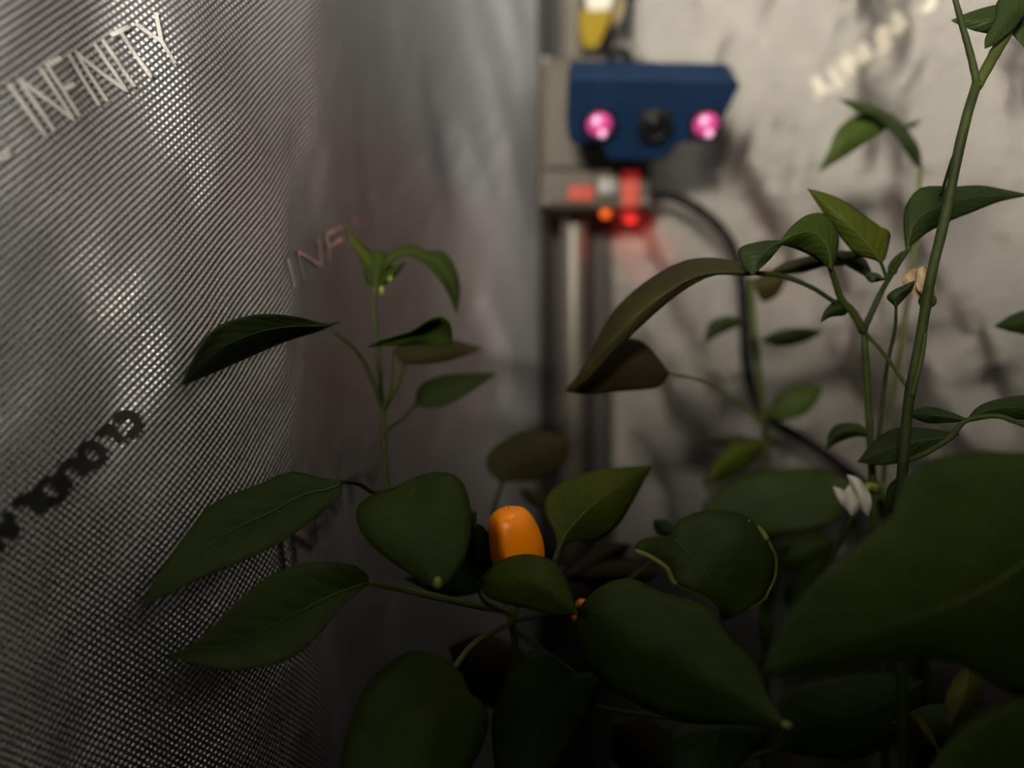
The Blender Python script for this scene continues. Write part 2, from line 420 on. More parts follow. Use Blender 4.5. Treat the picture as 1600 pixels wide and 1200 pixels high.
# beige electronics box
def put(geo, loc, rot=None):
    v, f = geo; R = rot or Matrix.Identity(3)
    return [R @ q + Vector(loc) for q in v], f
bc = P(927, 215, 0.424)
ebox = empty('electronics_box', (bc.x, bc.y, bc.z - 0.045)); tag(ebox, 'beige plastic electronics box clipped to the pole, glowing red underneath', 'box')
v, f = put(rbox_geo(0.0640, 0.022, 0.086, 0.004), bc); mesh_obj('case_body', v, f, M['box'], ebox)
v, f = put(rbox_geo(0.0585, 0.004, 0.060, 0.0018), bc + Vector((0, -0.012, 0.008))); mesh_obj('lid', v, f, M['box'], ebox)
for sx in (-1, 1):
    for sz in (-1, 1):
        v, f = put(lathe_geo([(0.0018, 0), (0.0018, 0.002), (0.0008, 0.0022)], 12), bc + Vector((sx * 0.028, -0.0108, sz * 0.0395)), Matrix.Rotation(math.pi / 2, 3, 'X'))
        mesh_obj('screw', v, f, M['boxdark'], ebox)
g = P(950, 291, 0.411); v, f = put(rbox_geo(0.011, 0.004, 0.010, 0.001), g); mesh_obj('connector', v, f, M['boxdark'], ebox)
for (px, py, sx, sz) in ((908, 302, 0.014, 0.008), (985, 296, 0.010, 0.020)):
    g = P(px, py, 0.4125); v, f = put(rbox_geo(sx, 0.002, sz, 0.0008), g); mesh_obj('red_lit_patch', v, f, M['redlit'], ebox)  # glowing patches stand in for the LED's red light on the box
g = P(985, 343, 0.432); v, f = put(lathe_geo([(0.0036, 0), (0.0036, 0.007), (0.003, 0.0085)], 16), g - Vector((0, 0, 0.001)), None); mesh_obj('red_indicator_light', v, f, M['red'], ebox)
g2 = P(946, 339, 0.420); v, f = put(lathe_geo([(0.0026, 0), (0.0026, 0.005), (0.002, 0.006)], 16), g2); mesh_obj('amber_indicator_light', v, f, M['amber'], ebox)
v, f = put(rbox_geo(0.020, 0.010, 0.030, 0.002), Vector((PX, 0.4375, bc.z + 0.012))); mesh_obj('pole_clip', v, f, M['black'], ebox)
def point(name, loc, power, color, r):
    l = bpy.data.lights.new(name, 'POINT'); l.energy = power; l.color = color; l.shadow_soft_size = r
    o = bpy.data.objects.new(name, l); COL.objects.link(o); o.location = loc; return o
point('red_glow', g + Vector((0.001, 0.010, -0.008)), 0.008, (1, 0.03, 0.02), 0.004)

# blue camera case, pitched down towards the plants
CD = 0.372
cc = P(1015, 178, CD)
k = CD / F
front = [(-122, 62), (118, 58), (130, 48), (104, -38), (52, -42), (40, -62), (24, -72), (-58, -72), (-74, -46), (-118, -44), (-127, -34), (-127, 52)]
R = Matrix.Rotation(math.radians(44), 3, 'X')
ccase = empty('camera_case', (cc.x, cc.y, cc.z - 0.02)); tag(ccase, 'blue plastic camera case with two glowing pink infrared lights', 'camera')
v, f = put(prism_geo([(x * k, z * k * 1.02) for x, z in front], -0.004, 0.017, 0.0022), cc, R); mesh_obj('case', v, f, M['blue'], ccase, False)
Rf = R @ Matrix.Rotation(math.pi / 2, 3, 'X')      # lathe axis out of the front face
for lx, lz in ((-79, -10), (87, -10)):
    o0 = cc + R @ Vector((lx * k, -0.004, lz * k))
    v, f = put(lathe_geo([(0.0086, -0.001), (0.0086, 0.0022), (0.0072, 0.0026), (0.0070, 0.0004), (0.0005, 0.0002)], 24), o0, Rf)
    led = mesh_obj('lamp_housing', v, f, M['black'], ccase)
    v, f = put(lathe_geo([(0.0064, 0.0006), (0.0062, 0.0018), (0.0052, 0.0030), (0.0035, 0.0039), (0.0012, 0.0043)], 24), o0, Rf)
    mesh_obj('infrared_lens', v, f, M['pink'], led)
    for sx, sz in ((-0.0019, 0.0031), (0.0016, -0.0034)):
        v, f = put(lathe_geo([(0.0021, 0.003), (0.0020, 0.0042), (0.0011, 0.0050)], 14), o0 + R @ Vector((sx, -0.0004, sz)), Rf)
        mesh_obj('infrared_chip', v, f, M['pinkhot'], led)
    point('infrared_glow', o0 + R @ Vector((0, -0.012, 0)), 0.0012, (1, 0.2, 0.6), 0.005)
o0 = cc + R @ Vector((8 * k, -0.004, -12 * k))
v, f = put(lathe_geo([(0.0090, -0.001), (0.0090, 0.002), (0.0072, 0.0024), (0.0070, 0.004), (0.0058, 0.0042), (0.0054, 0.003), (0.0005, 0.0028)], 24), o0, Rf)
cl = mesh_obj('camera_lens', v, f, M['black'], ccase)
v, f = put(lathe_geo([(0.0052, 0.0028), (0.0040, 0.0036), (0.0006, 0.0041)], 20), o0, Rf); mesh_obj('lens_glass', v, f, M['glass'], cl)
o0 = cc + R @ Vector((-92 * k, 0.004, -50 * k)); v, f = put(lathe_geo([(0.003, -0.006), (0.0038, -0.005), (0.0038, 0.004), (0.003, 0.005)], 16), o0, R); mesh_obj('tilt_screw', v, f, M['black'], ccase)
ball = P(968, 98, 0.388)
v, f = put(lathe_geo([(0.0078 * math.sin(a), -0.0078 * math.cos(a)) for a in [math.pi * (i + 0.3) / 14 for i in range(14)]], 20), ball); mesh_obj('ball_joint', v, f, M['black'], ccase)
v, f = tube_geo(catmull([ball, ball + Vector((0.0, 0.012, -0.012)), Vector((ball.x - 0.002, 0.413, bc.z + 0.018))], 8), [0.004] * 8, 10); mesh_obj('mount_arm', v, f, M['black'], ccase)

# black cable arching from the box down behind the plants
cab = [(1012, 306, 0.424), (1050, 306, 0.418), (1095, 330, 0.41), (1135, 370, 0.40), (1158, 430, 0.392), (1163, 510, 0.385), (1170, 590, 0.378), (1195, 648, 0.37), (1260, 690, 0.36), (1345, 755, 0.345), (1420, 860, 0.335), (1440, 1010, 0.33), (1430, 1300, 0.33)]
c = tube('power_cable', cab, 8.5, 8.5, M['rubber'], None, 70, 10)
tag(c, 'black cable arching from the beige box down the warm right wall', 'cable')

# yellow and white hanger beside the pole, top of the picture
hg = P(932, -120, 0.438); hang = empty('rope_hanger', hg); tag(hang, 'yellow and white hanger with black strap, above the blue camera', 'hanger')
def plate(name, poly, d, th, m, par):
    pp = [P(x, y, d) for x, y in poly]
    v, f = prism_geo([(q.x, q.z) for q in pp], d - th / 2, d + th / 2, 0.0008); return mesh_obj(name, v, f, m, par, False)
plate('yellow_body', [(905, 21), (956, 19), (950, 40), (934, 78), (912, 80), (906, 55)], 0.434, 0.008, M['yellow'], hang)
plate('white_label', [(914, -110), (962, -110), (962, -12), (952, 19), (918, 21), (914, -5)], 0.432, 0.006, M['white'], hang)
plate('black_tip', [(909, 79), (935, 77), (935, 88), (911, 89)], 0.434, 0.007, M['black'], hang)
plate('olive_strap', [(956, 19), (968, -110), (984, -110), (976, 20), (960, 48)], 0.440, 0.003, M['olive'], hang)
plate('black_strap', [(984, -110), (996, -110), (984, 62), (974, 62), (976, 20)], 0.442, 0.003, M['black'], hang)
tube('hook', [(938, -105, 0.432), (936, -130, 0.434), (920, -150, 0.437), (897, -150, 0.434)], 5, 5, M['black'], hang, 10)

# ------------------------------------------------------------------ planter
def planter():
    e = empty('fabric_planter', (0.03, 0.255, 0)); tag(e, 'black felt planter bed under all the pepper plants', 'planter')
    import bmesh
    x0, x1, y0, y1, h = -0.055, 0.165, 0.150, 0.355, 0.135
    def ring(dx, z): return [(x0 - dx, y0 - dx, z), (x1 + dx, y0 - dx, z), (x1 + dx, y1 + dx, z), (x0 - dx, y1 + dx, z)]
    v = ring(-0.004, 0) + ring(0.004, h * 0.5) + ring(0.001, h) + ring(-0.005, h) + ring(-0.005, h * 0.6)
    f = [(0, 3, 2, 1)] + [(4 * i + j, 4 * i + (j + 1) % 4, 4 * i + 4 + (j + 1) % 4, 4 * i + 4 + j) for i in range(4) for j in range(4)] + [(16, 17, 18, 19)]
    o = mesh_obj('felt_bag', v, f, M['felt'], e, False)
    b = o.modifiers.new('soft', 'BEVEL'); b.width = 0.003; b.segments = 2
    nv, nf = [], []; nx = 30
    for i in range(nx + 1):
        for j in range(nx + 1):
            x = x0 + 0.006 + (x1 - x0 - 0.012) * i / nx; y = y0 + 0.006 + (y1 - y0 - 0.012) * j / nx
            nv.append(Vector((x, y, h - 0.012 + 0.007 * noise.noise(Vector((x * 60, y * 60, 0))))))
    for i in range(nx):
        for j in range(nx):
            a = i * (nx + 1) + j; nf.append((a, a + nx + 1, a + nx + 2, a + 1))
    mesh_obj('soil', nv, nf, M['soil'], e)
planter()

# ------------------------------------------------------------------ pepper plants
random.seed(5)
def leaf(par, base, tip, Lp, Rp, d, m='L', e=(0.004, 0.004), rib=True, ruff=0.0006, mid=None, ribr=2.2):
    """leaf blade from its two margins; d = depth at base, middle and tip; e = how far each margin falls back"""
    n, h = 22, 5
    A = catmull([base] + list(Lp) + [tip], n); B = catmull([base] + list(Rp) + [tip], n)
    C = catmull([base] + list(mid) + [tip], n) if mid else [((a[0] + b[0]) / 2, (a[1] + b[1]) / 2) for a, b in zip(A, B)]
    wmax = max(math.dist(a, b) for a, b in zip(A, B)); seed = random.random() * 50
    v, uv, f = [], [], []
    for i in range(n):
        t = i / (n - 1); dm = d[0] * (1 - t) * (1 - 2 * t) + 4 * d[1] * t * (1 - t) + d[2] * t * (2 * t - 1)
        wf = min(1, math.dist(A[i], B[i]) / wmax * 1.15)
        for j in range(-h, h + 1):
            s = j / h; E = A[i] if s < 0 else B[i]; a = abs(s)
            x = C[i][0] + (E[0] - C[i][0]) * a; y = C[i][1] + (E[1] - C[i][1]) * a
            dd = dm + (e[0] if s < 0 else e[1]) * (a ** 1.4) * wf + ruff * math.sin(t * 11 + seed + s * 2) * a * wf * (1 if 0 < i < n - 1 else 0)
            v.append(P(x, y, dd)); uv.append((t, s))
    W = 2 * h + 1
    for i in range(n - 1):
        for j in range(W - 1):
            a = i * W + j; f.append((a, a + 1, a + W + 1, a + W))
    o = mesh_obj('leaf', v, f, M[m], par, True, uv)
    so = o.modifiers.new('thick', 'SOLIDIFY'); so.thickness = 0.0003; so.offset = 0
    if rib:
        cpts = [v[i * W + h] for i in range(n)]; cpts = [p + (Vector((0, 0, CZ)) - p).normalized() * 0.00022 for p in cpts]
        rad = [(ribr * (1 - 0.85 * i / (n - 1))) * 0.2 / F for i in range(n)]
        vv, ff = tube_geo(cpts, rad, 6); r = mesh_obj('midrib', vv, ff, M['rib'] if m in ('LY', 'L', 'LO') else M['ribdark'], None)
        r.parent = o; r.matrix_parent_inverse = Matrix.Identity(4)
    return o

# ---- plant 1: the fruiting plant in the middle
A = empty('pepper_plant', (0.006, 0.245, 0.125)); tag(A, 'leafy pepper plant bearing the ripe orange pepper in the middle', 'plant')
S, SD, SP = M['stem'], M['stemdark'], M['stempale']
tube('stem', [(828, 1700, 0.245), (822, 1330, 0.243), (812, 1100, 0.238), (800, 975, 0.232), (775, 920, 0.236), (700, 870, 0.242), (630, 810, 0.247), (606, 765, 0.25), (600, 690, 0.252), (597, 635, 0.252), (592, 560, 0.256), (584, 470, 0.262), (588, 430, 0.265)], 9, 3.2, S, A, 60)
tube('branch', [(800, 975, 0.232), (806, 945, 0.230), (806, 905, 0.226), (803, 880, 0.222)], 5, 4, SP, A)
tube('branch', [(806, 945, 0.230), (850, 925, 0.232), (880, 885, 0.232)], 5, 4, SP, A)
# top sprig
tube('petiole', [(597, 635, 0.252), (580, 590, 0.246), (556, 548, 0.240), (517, 515, 0.234)], 4.2, 3.2, S, A)
leaf(A, (530, 503), (280, 604), [(500, 517), (470, 526), (440, 536), (400, 553), (350, 575), (310, 592)], [(505, 505), (470, 496), (430, 491), (390, 493), (340, 510), (310, 545), (290, 585)], (0.236, 0.204, 0.176), 'LD', (0.010, -0.003))
tube('petiole', [(599, 640, 0.252), (611, 600, 0.250), (613, 548, 0.248)], 3.6, 3, S, A)
leaf(A, (573, 543), (707, 537), [(590, 534), (620, 524), (645, 516), (670, 500), (690, 495), (704, 508)], [(600, 541), (630, 540), (660, 538), (690, 541)], (0.244, 0.247, 0.250), 'L', (-0.008, 0.002), rib=False)
tube('petiole', [(600, 640, 0.252), (622, 600, 0.262), (630, 575, 0.268), (640, 560, 0.272)], 3.6, 3, S, A)
leaf(A, (612, 548), (754, 545), [(650, 531), (700, 530), (735, 539)], [(632, 568), (680, 568), (722, 557)], (0.270, 0.276, 0.285), 'LB', (0.006, -0.006))
tube('petiole', [(602, 672, 0.251), (628, 655, 0.262), (652, 630, 0.272)], 3.2, 2.4, S, A)
leaf(A, (649, 632), (777, 583), [(654, 606), (680, 590), (722, 584)], [(670, 638), (700, 633), (742, 608)], (0.272, 0.276, 0.284), 'LD', (0.006, -0.004))
leaf(A, (592, 440), (540, 355), [(574, 425), (560, 400), (547, 375)], [(592, 415), (578, 392), (558, 372)], (0.265, 0.266, 0.268), 'LY', (0.001, 0.003))
leaf(A, (587, 455), (592, 388), [(570, 435), (572, 405)], [(606, 440), (612, 408)], (0.263, 0.264, 0.268), 'L', (0.002, 0.003))
leaf(A, (590, 428), (714, 492), [(600, 402), (620, 388), (648, 384), (668, 393), (690, 392), (710, 415), (719, 450)], [(612, 412), (634, 399), (654, 407), (678, 428), (698, 455)], (0.265, 0.270, 0.272), 'L', (0.004, -0.004))
leaf(A, (590, 450), (636, 408), [(600, 430), (615, 415)], [(610, 440), (624, 424)], (0.262, 0.262, 0.264), 'L', (0.002, 0.002), rib=False)
def blob(name, px, py, d, rx, rz, m, par, tilt=0):
    v, f = lathe_geo([(rx * d / F * math.sin(a), -rz * d / F * math.cos(a)) for a in [math.pi * (i + 0.3) / 10.6 for i in range(11)]], 14)
    v, f = put((v, f), P(px, py, d), Matrix.Rotation(tilt, 3, 'Y')); return mesh_obj(name, v, f, m, par)
blob('flower_bud', 597, 454, 0.259, 5, 8, M['bud'], A)
blob('flower_bud', 610, 436, 0.260, 4, 6, M['bud'], A, 0.4)
# lower leaves
tube('petiole', [(606, 770, 0.25), (585, 770, 0.236), (560, 756, 0.222), (533, 752, 0.212)], 4.5, 3, SD, A)
leaf(A, (537, 752), (214, 957), [(532, 775), (502, 800), (450, 840), (390, 872), (330, 896), (268, 925)], [(500, 747), (455, 737), (400, 759), (350, 777), (318, 800), (280, 850), (240, 908)], (0.214, 0.196, 0.166), 'L', (-0.004, 0.004))
tube('petiole', [(798, 955, 0.231), (745, 947, 0.220), (680, 932, 0.210), (620, 918, 0.203), (575, 908, 0.200)], 5, 6, SP, A)
leaf(A, (580, 909), (256, 1025), [(556, 928), (530, 952), (500, 990), (460, 1025), (418, 1040), (360, 1047), (300, 1036)], [(562, 886), (520, 878), (470, 881), (420, 900), (370, 940), (322, 988), (285, 1014)], (0.200, 0.186, 0.170), 'L', (-0.006, 0.003), mid=[(520, 930), (440, 970), (350, 1010)])
leaf(A, (648, 746), (685, 922), [(612, 764), (578, 775), (556, 800), (570, 840), (610, 876), (655, 906)], [(682, 738), (716, 746), (733, 780), (736, 822), (727, 870), (708, 902)], (0.206, 0.188, 0.180), 'L', (0.006, 0.005), rib=False, mid=[(652, 800), (668, 870)])
blob('leaf_tip', 684, 911, 0.1805, 7, 10, M['rim'], A)
leaf(A, (775, 893), (632, 905), [(735, 855), (690, 862)], [(745, 926), (690, 930)], (0.235, 0.232, 0.228), 'LD', (0.003, 0.002), rib=False)
leaf(A, (750, 902), (738, 816), [(724, 872), (722, 840)], [(770, 882), (769, 850), (756, 824)], (0.222, 0.216, 0.214), 'L', (0.002, 0.004))
tube('stem_stub', [(744, 850, 0.221), (740, 822, 0.217), (740, 799, 0.216)], 5.5, 5.5, SP, A)
tube('petiole', [(760, 905, 0.236), (768, 820, 0.27), (775, 785, 0.285), (786, 752, 0.292)], 3.5, 3.5, SD, A)
leaf(A, (784, 756), (890, 692), [(763, 735), (764, 708), (800, 681), (838, 672), (870, 679)], [(800, 753), (842, 750), (870, 735), (886, 712)], (0.292, 0.300, 0.308), 'LB', (0.004, 0.003))
leaf(A, (858, 792), (812, 764), [(838, 792), (820, 780)], [(850, 775), (830, 766)], (0.31, 0.312, 0.314), 'LB', rib=False)
tube('petiole', [(845, 940, 0.234), (862, 892, 0.224), (872, 860, 0.222)], 4, 4, SP, A)
leaf(A, (870, 864), (1019, 727), [(868, 835), (851, 800), (856, 773), (885, 750), (930, 735), (976, 730)], [(892, 846), (930, 846), (964, 822), (985, 790), (1004, 755)], (0.222, 0.228, 0.244), 'LY', (0.003, 0.006), mid=[(888, 830), (920, 795), (965, 762)], ribr=3.2)
leaf(A, (748, 908), (902, 960), [(768, 886), (798, 870), (834, 867), (868, 881), (888, 915)], [(760, 931), (790, 943), (830, 952), (872, 962)], (0.206, 0.192, 0.190), 'LY', (0.006, 0.003), rib=False)
tube('petiole', [(798, 960, 0.230), (760, 942, 0.212), (748, 922, 0.207), (750, 908, 0.206)], 4, 3.5, SP, A)
curl = leaf(A, (1048, 838), (1128, 969), [(1022, 839), (998, 846), (992, 858), (1018, 870), (1043, 888), (1050, 906), (1076, 921), (1108, 934), (1124, 950)], [(1058, 815), (1096, 798), (1140, 798), (1172, 810), (1196, 836), (1213, 870), (1211, 902), (1196, 932), (1176, 946), (1150, 962)], (0.232, 0.224, 0.226), 'L', (0.002, 0.003), mid=[(1075, 862), (1110, 905)], ribr=1.6, ruff=0.002)
tube('rim', [(993, 860, 0.2262), (1018, 871, 0.2262), (1042, 888, 0.2256), (1050, 905, 0.2255), (1056, 912, 0.2255)], 3, 4.5, M['rim'], curl)
tube('rim', [(1168, 812, 0.2262), (1186, 826, 0.2262), (1198, 842, 0.2262)], 3, 5, M['rim'], curl)
tube('rim', [(1196, 932, 0.2272), (1184, 942, 0.2272), (1172, 950, 0.2272)], 4, 3, M['rim'], curl)
tube('rim', [(1056, 912, 0.2262), (1080, 923, 0.2266), (1108, 935, 0.2270), (1124, 950, 0.2268)], 2.4, 2, M['rim'], curl)
tube('rim', [(1200, 845, 0.2264), (1212, 870, 0.2266), (1211, 902, 0.2268), (1197, 931, 0.2268)], 1.6, 1.6, M['rim'], curl)
leaf(A, (1050, 838), (1022, 812), [(1030, 835), (1022, 824)], [(1050, 822), (1038, 812)], (0.233, 0.236, 0.240), 'LD', rib=False)
tube('petiole', [(880, 960, 0.232), (960, 920, 0.250), (1030, 870, 0.245), (1050, 838, 0.233)], 4, 3, S, A)
leaf(A, (905, 950), (1236, 1139), [(899, 985), (910, 1020), (936, 1062), (980, 1092), (1040, 1120), (1100, 1131), (1170, 1133)], [(928, 924), (958, 907), (992, 905), (1030, 924), (1072, 935), (1110, 952), (1135, 990), (1166, 1020), (1186, 1045), (1197, 1080), (1216, 1114)], (0.206, 0.186, 0.168), 'L', (0.006, 0.004), rib=False)
blob('leaf_tip', 1229, 1133, 0.1675, 8, 6, M['rim'], A)
tube('petiole', [(800, 970, 0.232), (850, 960, 0.220), (905, 950, 0.206)], 4.5, 4, S, A)
tube('petiole', [(800, 972, 0.231), (782, 982, 0.222), (740, 1006, 0.208), (706, 1048, 0.198)], 4, 5, SP, A)
leaf(A, (708, 1046), (610, 1300), [(690, 1028), (646, 1016), (602, 1040), (566, 1080), (546, 1130), (532, 1195), (545, 1260)], [(724, 1056), (734, 1086), (757, 1100), (762, 1138), (742, 1190), (690, 1260)], (0.198, 0.180, 0.162), 'L', (0.004, 0.005), rib=False)
tube('petiole', [(806, 985, 0.232), (840, 1010, 0.230), (896, 1050, 0.226)], 4, 3, SD, A)
leaf(A, (898, 1050), (800, 1270), [(862, 1022), (836, 1012), (800, 1045), (778, 1090), (768, 1132), (773, 1200), (782, 1242)], [(932, 1054), (936, 1080), (916, 1130), (885, 1172), (838, 1232)], (0.228, 0.218, 0.205), 'LD', (0.004, 0.004), mid=[(865, 1088), (840, 1140), (815, 1205)], ribr=2.6)
tube('petiole', [(812, 1080, 0.237), (960, 1110, 0.235), (1128, 1132, 0.222)], 4, 3, SD, A)
leaf(A, (1128, 1130), (1096, 1280), [(1052, 1138), (1046, 1190), (1060, 1242)], [(1196, 1138), (1192, 1165), (1160, 1190), (1126, 1236)], (0.222, 0.214, 0.205), 'LD', (0.003, 0.004))
leaf(A, (1440, 1066), (1212, 1172), [(1430, 1130), (1350, 1182), (1275, 1182)], [(1390, 1050), (1300, 1058), (1222, 1088)], (0.248, 0.242, 0.235), 'LD', (0.002, 0.004))
tube('petiole', [(820, 1250, 0.243), (1150, 1190, 0.27), (1380, 1110, 0.26), (1440, 1066, 0.248)], 4, 3, SD, A)
leaf(A, (1197, 1022), (1193, 928), [(1186, 995), (1186, 960)], [(1206, 995), (1206, 962)], (0.268, 0.268, 0.270), 'L', (0.001, 0.002), rib=False)
tube('petiole', [(1010, 1100, 0.270), (1150, 1080, 0.272), (1197, 1022, 0.268)], 3, 3, SD, A)
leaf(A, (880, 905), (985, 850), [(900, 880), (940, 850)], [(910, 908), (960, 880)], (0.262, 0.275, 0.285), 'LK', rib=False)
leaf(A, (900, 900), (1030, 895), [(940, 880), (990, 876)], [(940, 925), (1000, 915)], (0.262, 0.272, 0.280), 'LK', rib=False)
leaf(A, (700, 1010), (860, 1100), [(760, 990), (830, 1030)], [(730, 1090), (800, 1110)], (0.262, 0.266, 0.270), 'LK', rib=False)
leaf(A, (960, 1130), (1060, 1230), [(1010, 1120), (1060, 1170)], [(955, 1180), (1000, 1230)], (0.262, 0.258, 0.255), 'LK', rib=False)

# the orange pepper, standing blossom end up
def pepper(px, py, d, wpx, hpx, tilt, parent, name='pepper_fruit', label=None):
    s = d / F; prof = [(0.10, 0), (0.34, 0.01), (0.44, 0.06), (0.485, 0.16), (0.50, 0.30), (0.49, 0.45), (0.465, 0.60), (0.43, 0.74), (0.385, 0.85), (0.315, 0.93), (0.20, 0.975), (0.05, 0.985)]
    prof = catmull(prof, 26); v, f = [], []; seg = 32
    for r, z in prof:
        for k in range(seg):
            a = 2 * math.pi * k / seg; lob = 1 + 0.05 * math.cos(3 * a + 0.9) * (0.4 + 0.6 * (1 - z))
            bend = 0.03 * math.sin(z * math.pi * 0.9)
            v.append(Vector(((r * lob * math.cos(a) + bend) * wpx * s, r * lob * math.sin(a) * wpx * s, (z - 0.5) * hpx * s)))
    for i in range(len(prof) - 1):
        for k in range(seg):
            k2 = (k + 1) % seg; f.append((i * seg + k, i * seg + k2, (i + 1) * seg + k2, (i + 1) * seg + k))
    f.append(tuple(range(seg))[::-1]); f.append(tuple((len(prof) - 1) * seg + k for k in range(seg)))
    Rm = Matrix.Rotation(tilt, 3, 'Y') @ Matrix.Rotation(0.15, 3, 'X'); c = P(px, py, d)
    o = mesh_obj(name, [Rm @ q + c for q in v], f, M['orange'], parent)
    if label: o['label'] = label
    vv, ff = lathe_geo([(0.03 * wpx * s, 0), (0.028 * wpx * s, 0.03 * hpx * s), (0.008 * wpx * s, 0.05 * hpx * s)], 10)
    vv = [Rm @ (q + Vector((0.02 * wpx * s, 0, 0.488 * hpx * s))) + c for q in vv]
    mesh_obj('blossom_tip', vv, ff, M['orange'], o)
    vv, ff = lathe_geo([(0.10 * wpx * s, -0.10 * hpx * s), (0.14 * wpx * s, -0.04 * hpx * s), (0.36 * wpx * s, 0.0), (0.40 * wpx * s, 0.03 * hpx * s)], 16)
    vv = [Rm @ (q + Vector((0, 0, -0.502 * hpx * s))) + c for q in vv]
    mesh_obj('calyx', vv, ff, M['stem'], o)
    return o
pepper(801, 841, 0.218, 85, 99, math.radians(-13), A, label='small ripe orange pepper with a glossy skin')
pepper(908, 953, 0.240, 26, 34, 0.2, A, label='second orange pepper mostly hidden under leaves')

# ---- plant 2: branching plant behind, right of the middle
C = empty('pepper_plant', (0.135, 0.262, 0.125)); tag(C, 'branching pepper plant with long drooping leaf in front of the black cable', 'plant')
tube('stem', [(1400, 1660, 0.258), (1385, 1200, 0.252), (1370, 900, 0.246), (1364, 760, 0.242), (1360, 690, 0.240), (1355, 600, 0.236), (1350, 518, 0.232)], 10, 5, S, C, 36)
tube('branch', [(1350, 518, 0.232), (1332, 487, 0.228), (1315, 468, 0.226), (1303, 435, 0.222), (1295, 410, 0.218)], 7, 4, S, C)
tube('branch', [(1350, 515, 0.232), (1362, 488, 0.230), (1376, 458, 0.228), (1386, 440, 0.226), (1404, 412, 0.222), (1422, 385, 0.218)], 5, 3.4, SD, C)
tube('branch', [(1352, 520, 0.232), (1370, 540, 0.224), (1390, 565, 0.216), (1416, 602, 0.206)], 3, 3, S, C)
tube('petiole', [(1305, 473, 0.226), (1270, 450, 0.225), (1225, 432, 0.223), (1180, 426, 0.222)], 3.6, 4, SD, C)
leaf(C, (1190, 428), (884, 610), [(1160, 431), (1120, 429), (1082, 445), (1040, 475), (990, 520), (950, 560), (912, 598)], [(1155, 410), (1100, 403), (1050, 415), (990, 455), (950, 500), (922, 555), (900, 590)], (0.222, 0.226, 0.236), 'LB', (0.002, 0.010), mid=[(1150, 425), (1085, 433), (1010, 482), (945, 545)], ribr=2.6)
leaf(C, (1046, 583), (882, 612), [(1022, 551), (1002, 533), (975, 530), (940, 558), (905, 592)], [(1028, 605), (972, 611), (920, 616)], (0.250, 0.246, 0.244), 'LK', (0.003, 0.003), rib=False)
tube('petiole', [(1196, 662, 0.285), (1150, 628, 0.275), (1100, 596, 0.262), (1046, 583, 0.250)], 3, 2.6, SP, C)
leaf(C, (1228, 376), (1176, 431), [(1192, 377), (1156, 388), (1158, 411)], [(1216, 390), (1196, 412)], (0.216, 0.214, 0.214), 'LD', (0.004, 0.001), mid=[(1205, 386), (1185, 408)])
leaf(C, (1298, 421), (1216, 381), [(1292, 417), (1272, 402), (1244, 389)], [(1307, 398), (1309, 365), (1290, 336), (1264, 335), (1238, 353)], (0.218, 0.214, 0.214), 'L', (0.006, 0.003))
leaf(C, (1377, 411), (1262, 295), [(1364, 405), (1336, 396), (1310, 365), (1284, 328)], [(1384, 402), (1391, 368), (1390, 361), (1380, 357), (1358, 342), (1320, 315), (1290, 302)], (0.224, 0.222, 0.228), 'LY', (0.004, 0.003), mid=[(1355, 382), (1320, 345)])
tube('petiole', [(1386, 440, 0.226), (1382, 425, 0.225), (1376, 409, 0.224)], 2.6, 2.4, SD, C)
leaf(C, (1348, 398), (1200, 428), [(1310, 392), (1258, 402), (1222, 412)], [(1322, 414), (1290, 416), (1250, 426)], (0.236, 0.242, 0.248), 'LB', (0.003, 0.003))
leaf(C, (1300, 396), (1364, 438), [(1330, 393), (1354, 408)], [(1318, 412), (1342, 426)], (0.236, 0.236, 0.234), 'LD', rib=False)
leaf(C, (1326, 478), (1282, 504), [(1308, 468), (1290, 484)], [(1320, 492), (1298, 495)], (0.228, 0.226, 0.224), 'LD', rib=False)
leaf(C, (1416, 392), (1612, 305), [(1412, 352), (1416, 320), (1440, 293), (1490, 292), (1532, 290), (1572, 297)], [(1445, 366), (1482, 346), (1520, 331), (1562, 315)], (0.219, 0.220, 0.228), 'LD', (0.004, 0.003), mid=[(1432, 345), (1480, 318), (1540, 306)])
leaf(C, (1386, 430), (1411, 393), [(1390, 412), (1400, 400)], [(1398, 420), (1408, 405)], (0.226, 0.226, 0.228), 'L', rib=False)
leaf(C, (1384, 437), (1352, 432), [(1372, 428), (1360, 426)], [(1370, 440), (1358, 440)], (0.226, 0.225, 0.224), 'L', rib=False)
blob('flower_bud', 1363, 436, 0.224, 5, 6, SD, C)
blob('flower_bud', 1396, 424, 0.224, 6, 5, SD, C)
leaf(C, (1400, 480), (1429, 439), [(1386, 465), (1396, 454), (1413, 446)], [(1413, 466), (1425, 452)], (0.214, 0.212, 0.211), 'LD', (0.002, 0.002))
tube('petiole', [(1372, 690, 0.242), (1385, 580, 0.230), (1398, 515, 0.220), (1400, 478, 0.214)], 3.6, 2.4, S, C)
# tall blurred leaf pair at its top
tube('branch', [(1376, 780, 0.246), (1392, 650, 0.278), (1410, 520, 0.292), (1428, 400, 0.298), (1434, 320, 0.300), (1438, 262, 0.300)], 4, 3.4, SP, C)
leaf(C, (1439, 266), (1310, 154), [(1425, 252), (1402, 216), (1370, 190), (1338, 174)], [(1438, 236), (1424, 210), (1402, 186), (1372, 168), (1338, 159)], (0.300, 0.298, 0.296), 'LD', (0.002, 0.006), rib=False)
leaf(C, (1396, 178), (1278, 270), [(1350, 178), (1312, 198), (1296, 232)], [(1386, 200), (1352, 224), (1312, 250)], (0.302, 0.304, 0.306), 'L', (0.002, 0.002), rib=False)
leaf(C, (1412, 200), (1440, 186), [(1420, 193)], [(1428, 199)], (0.300, 0.300, 0.300), 'LD', rib=False)
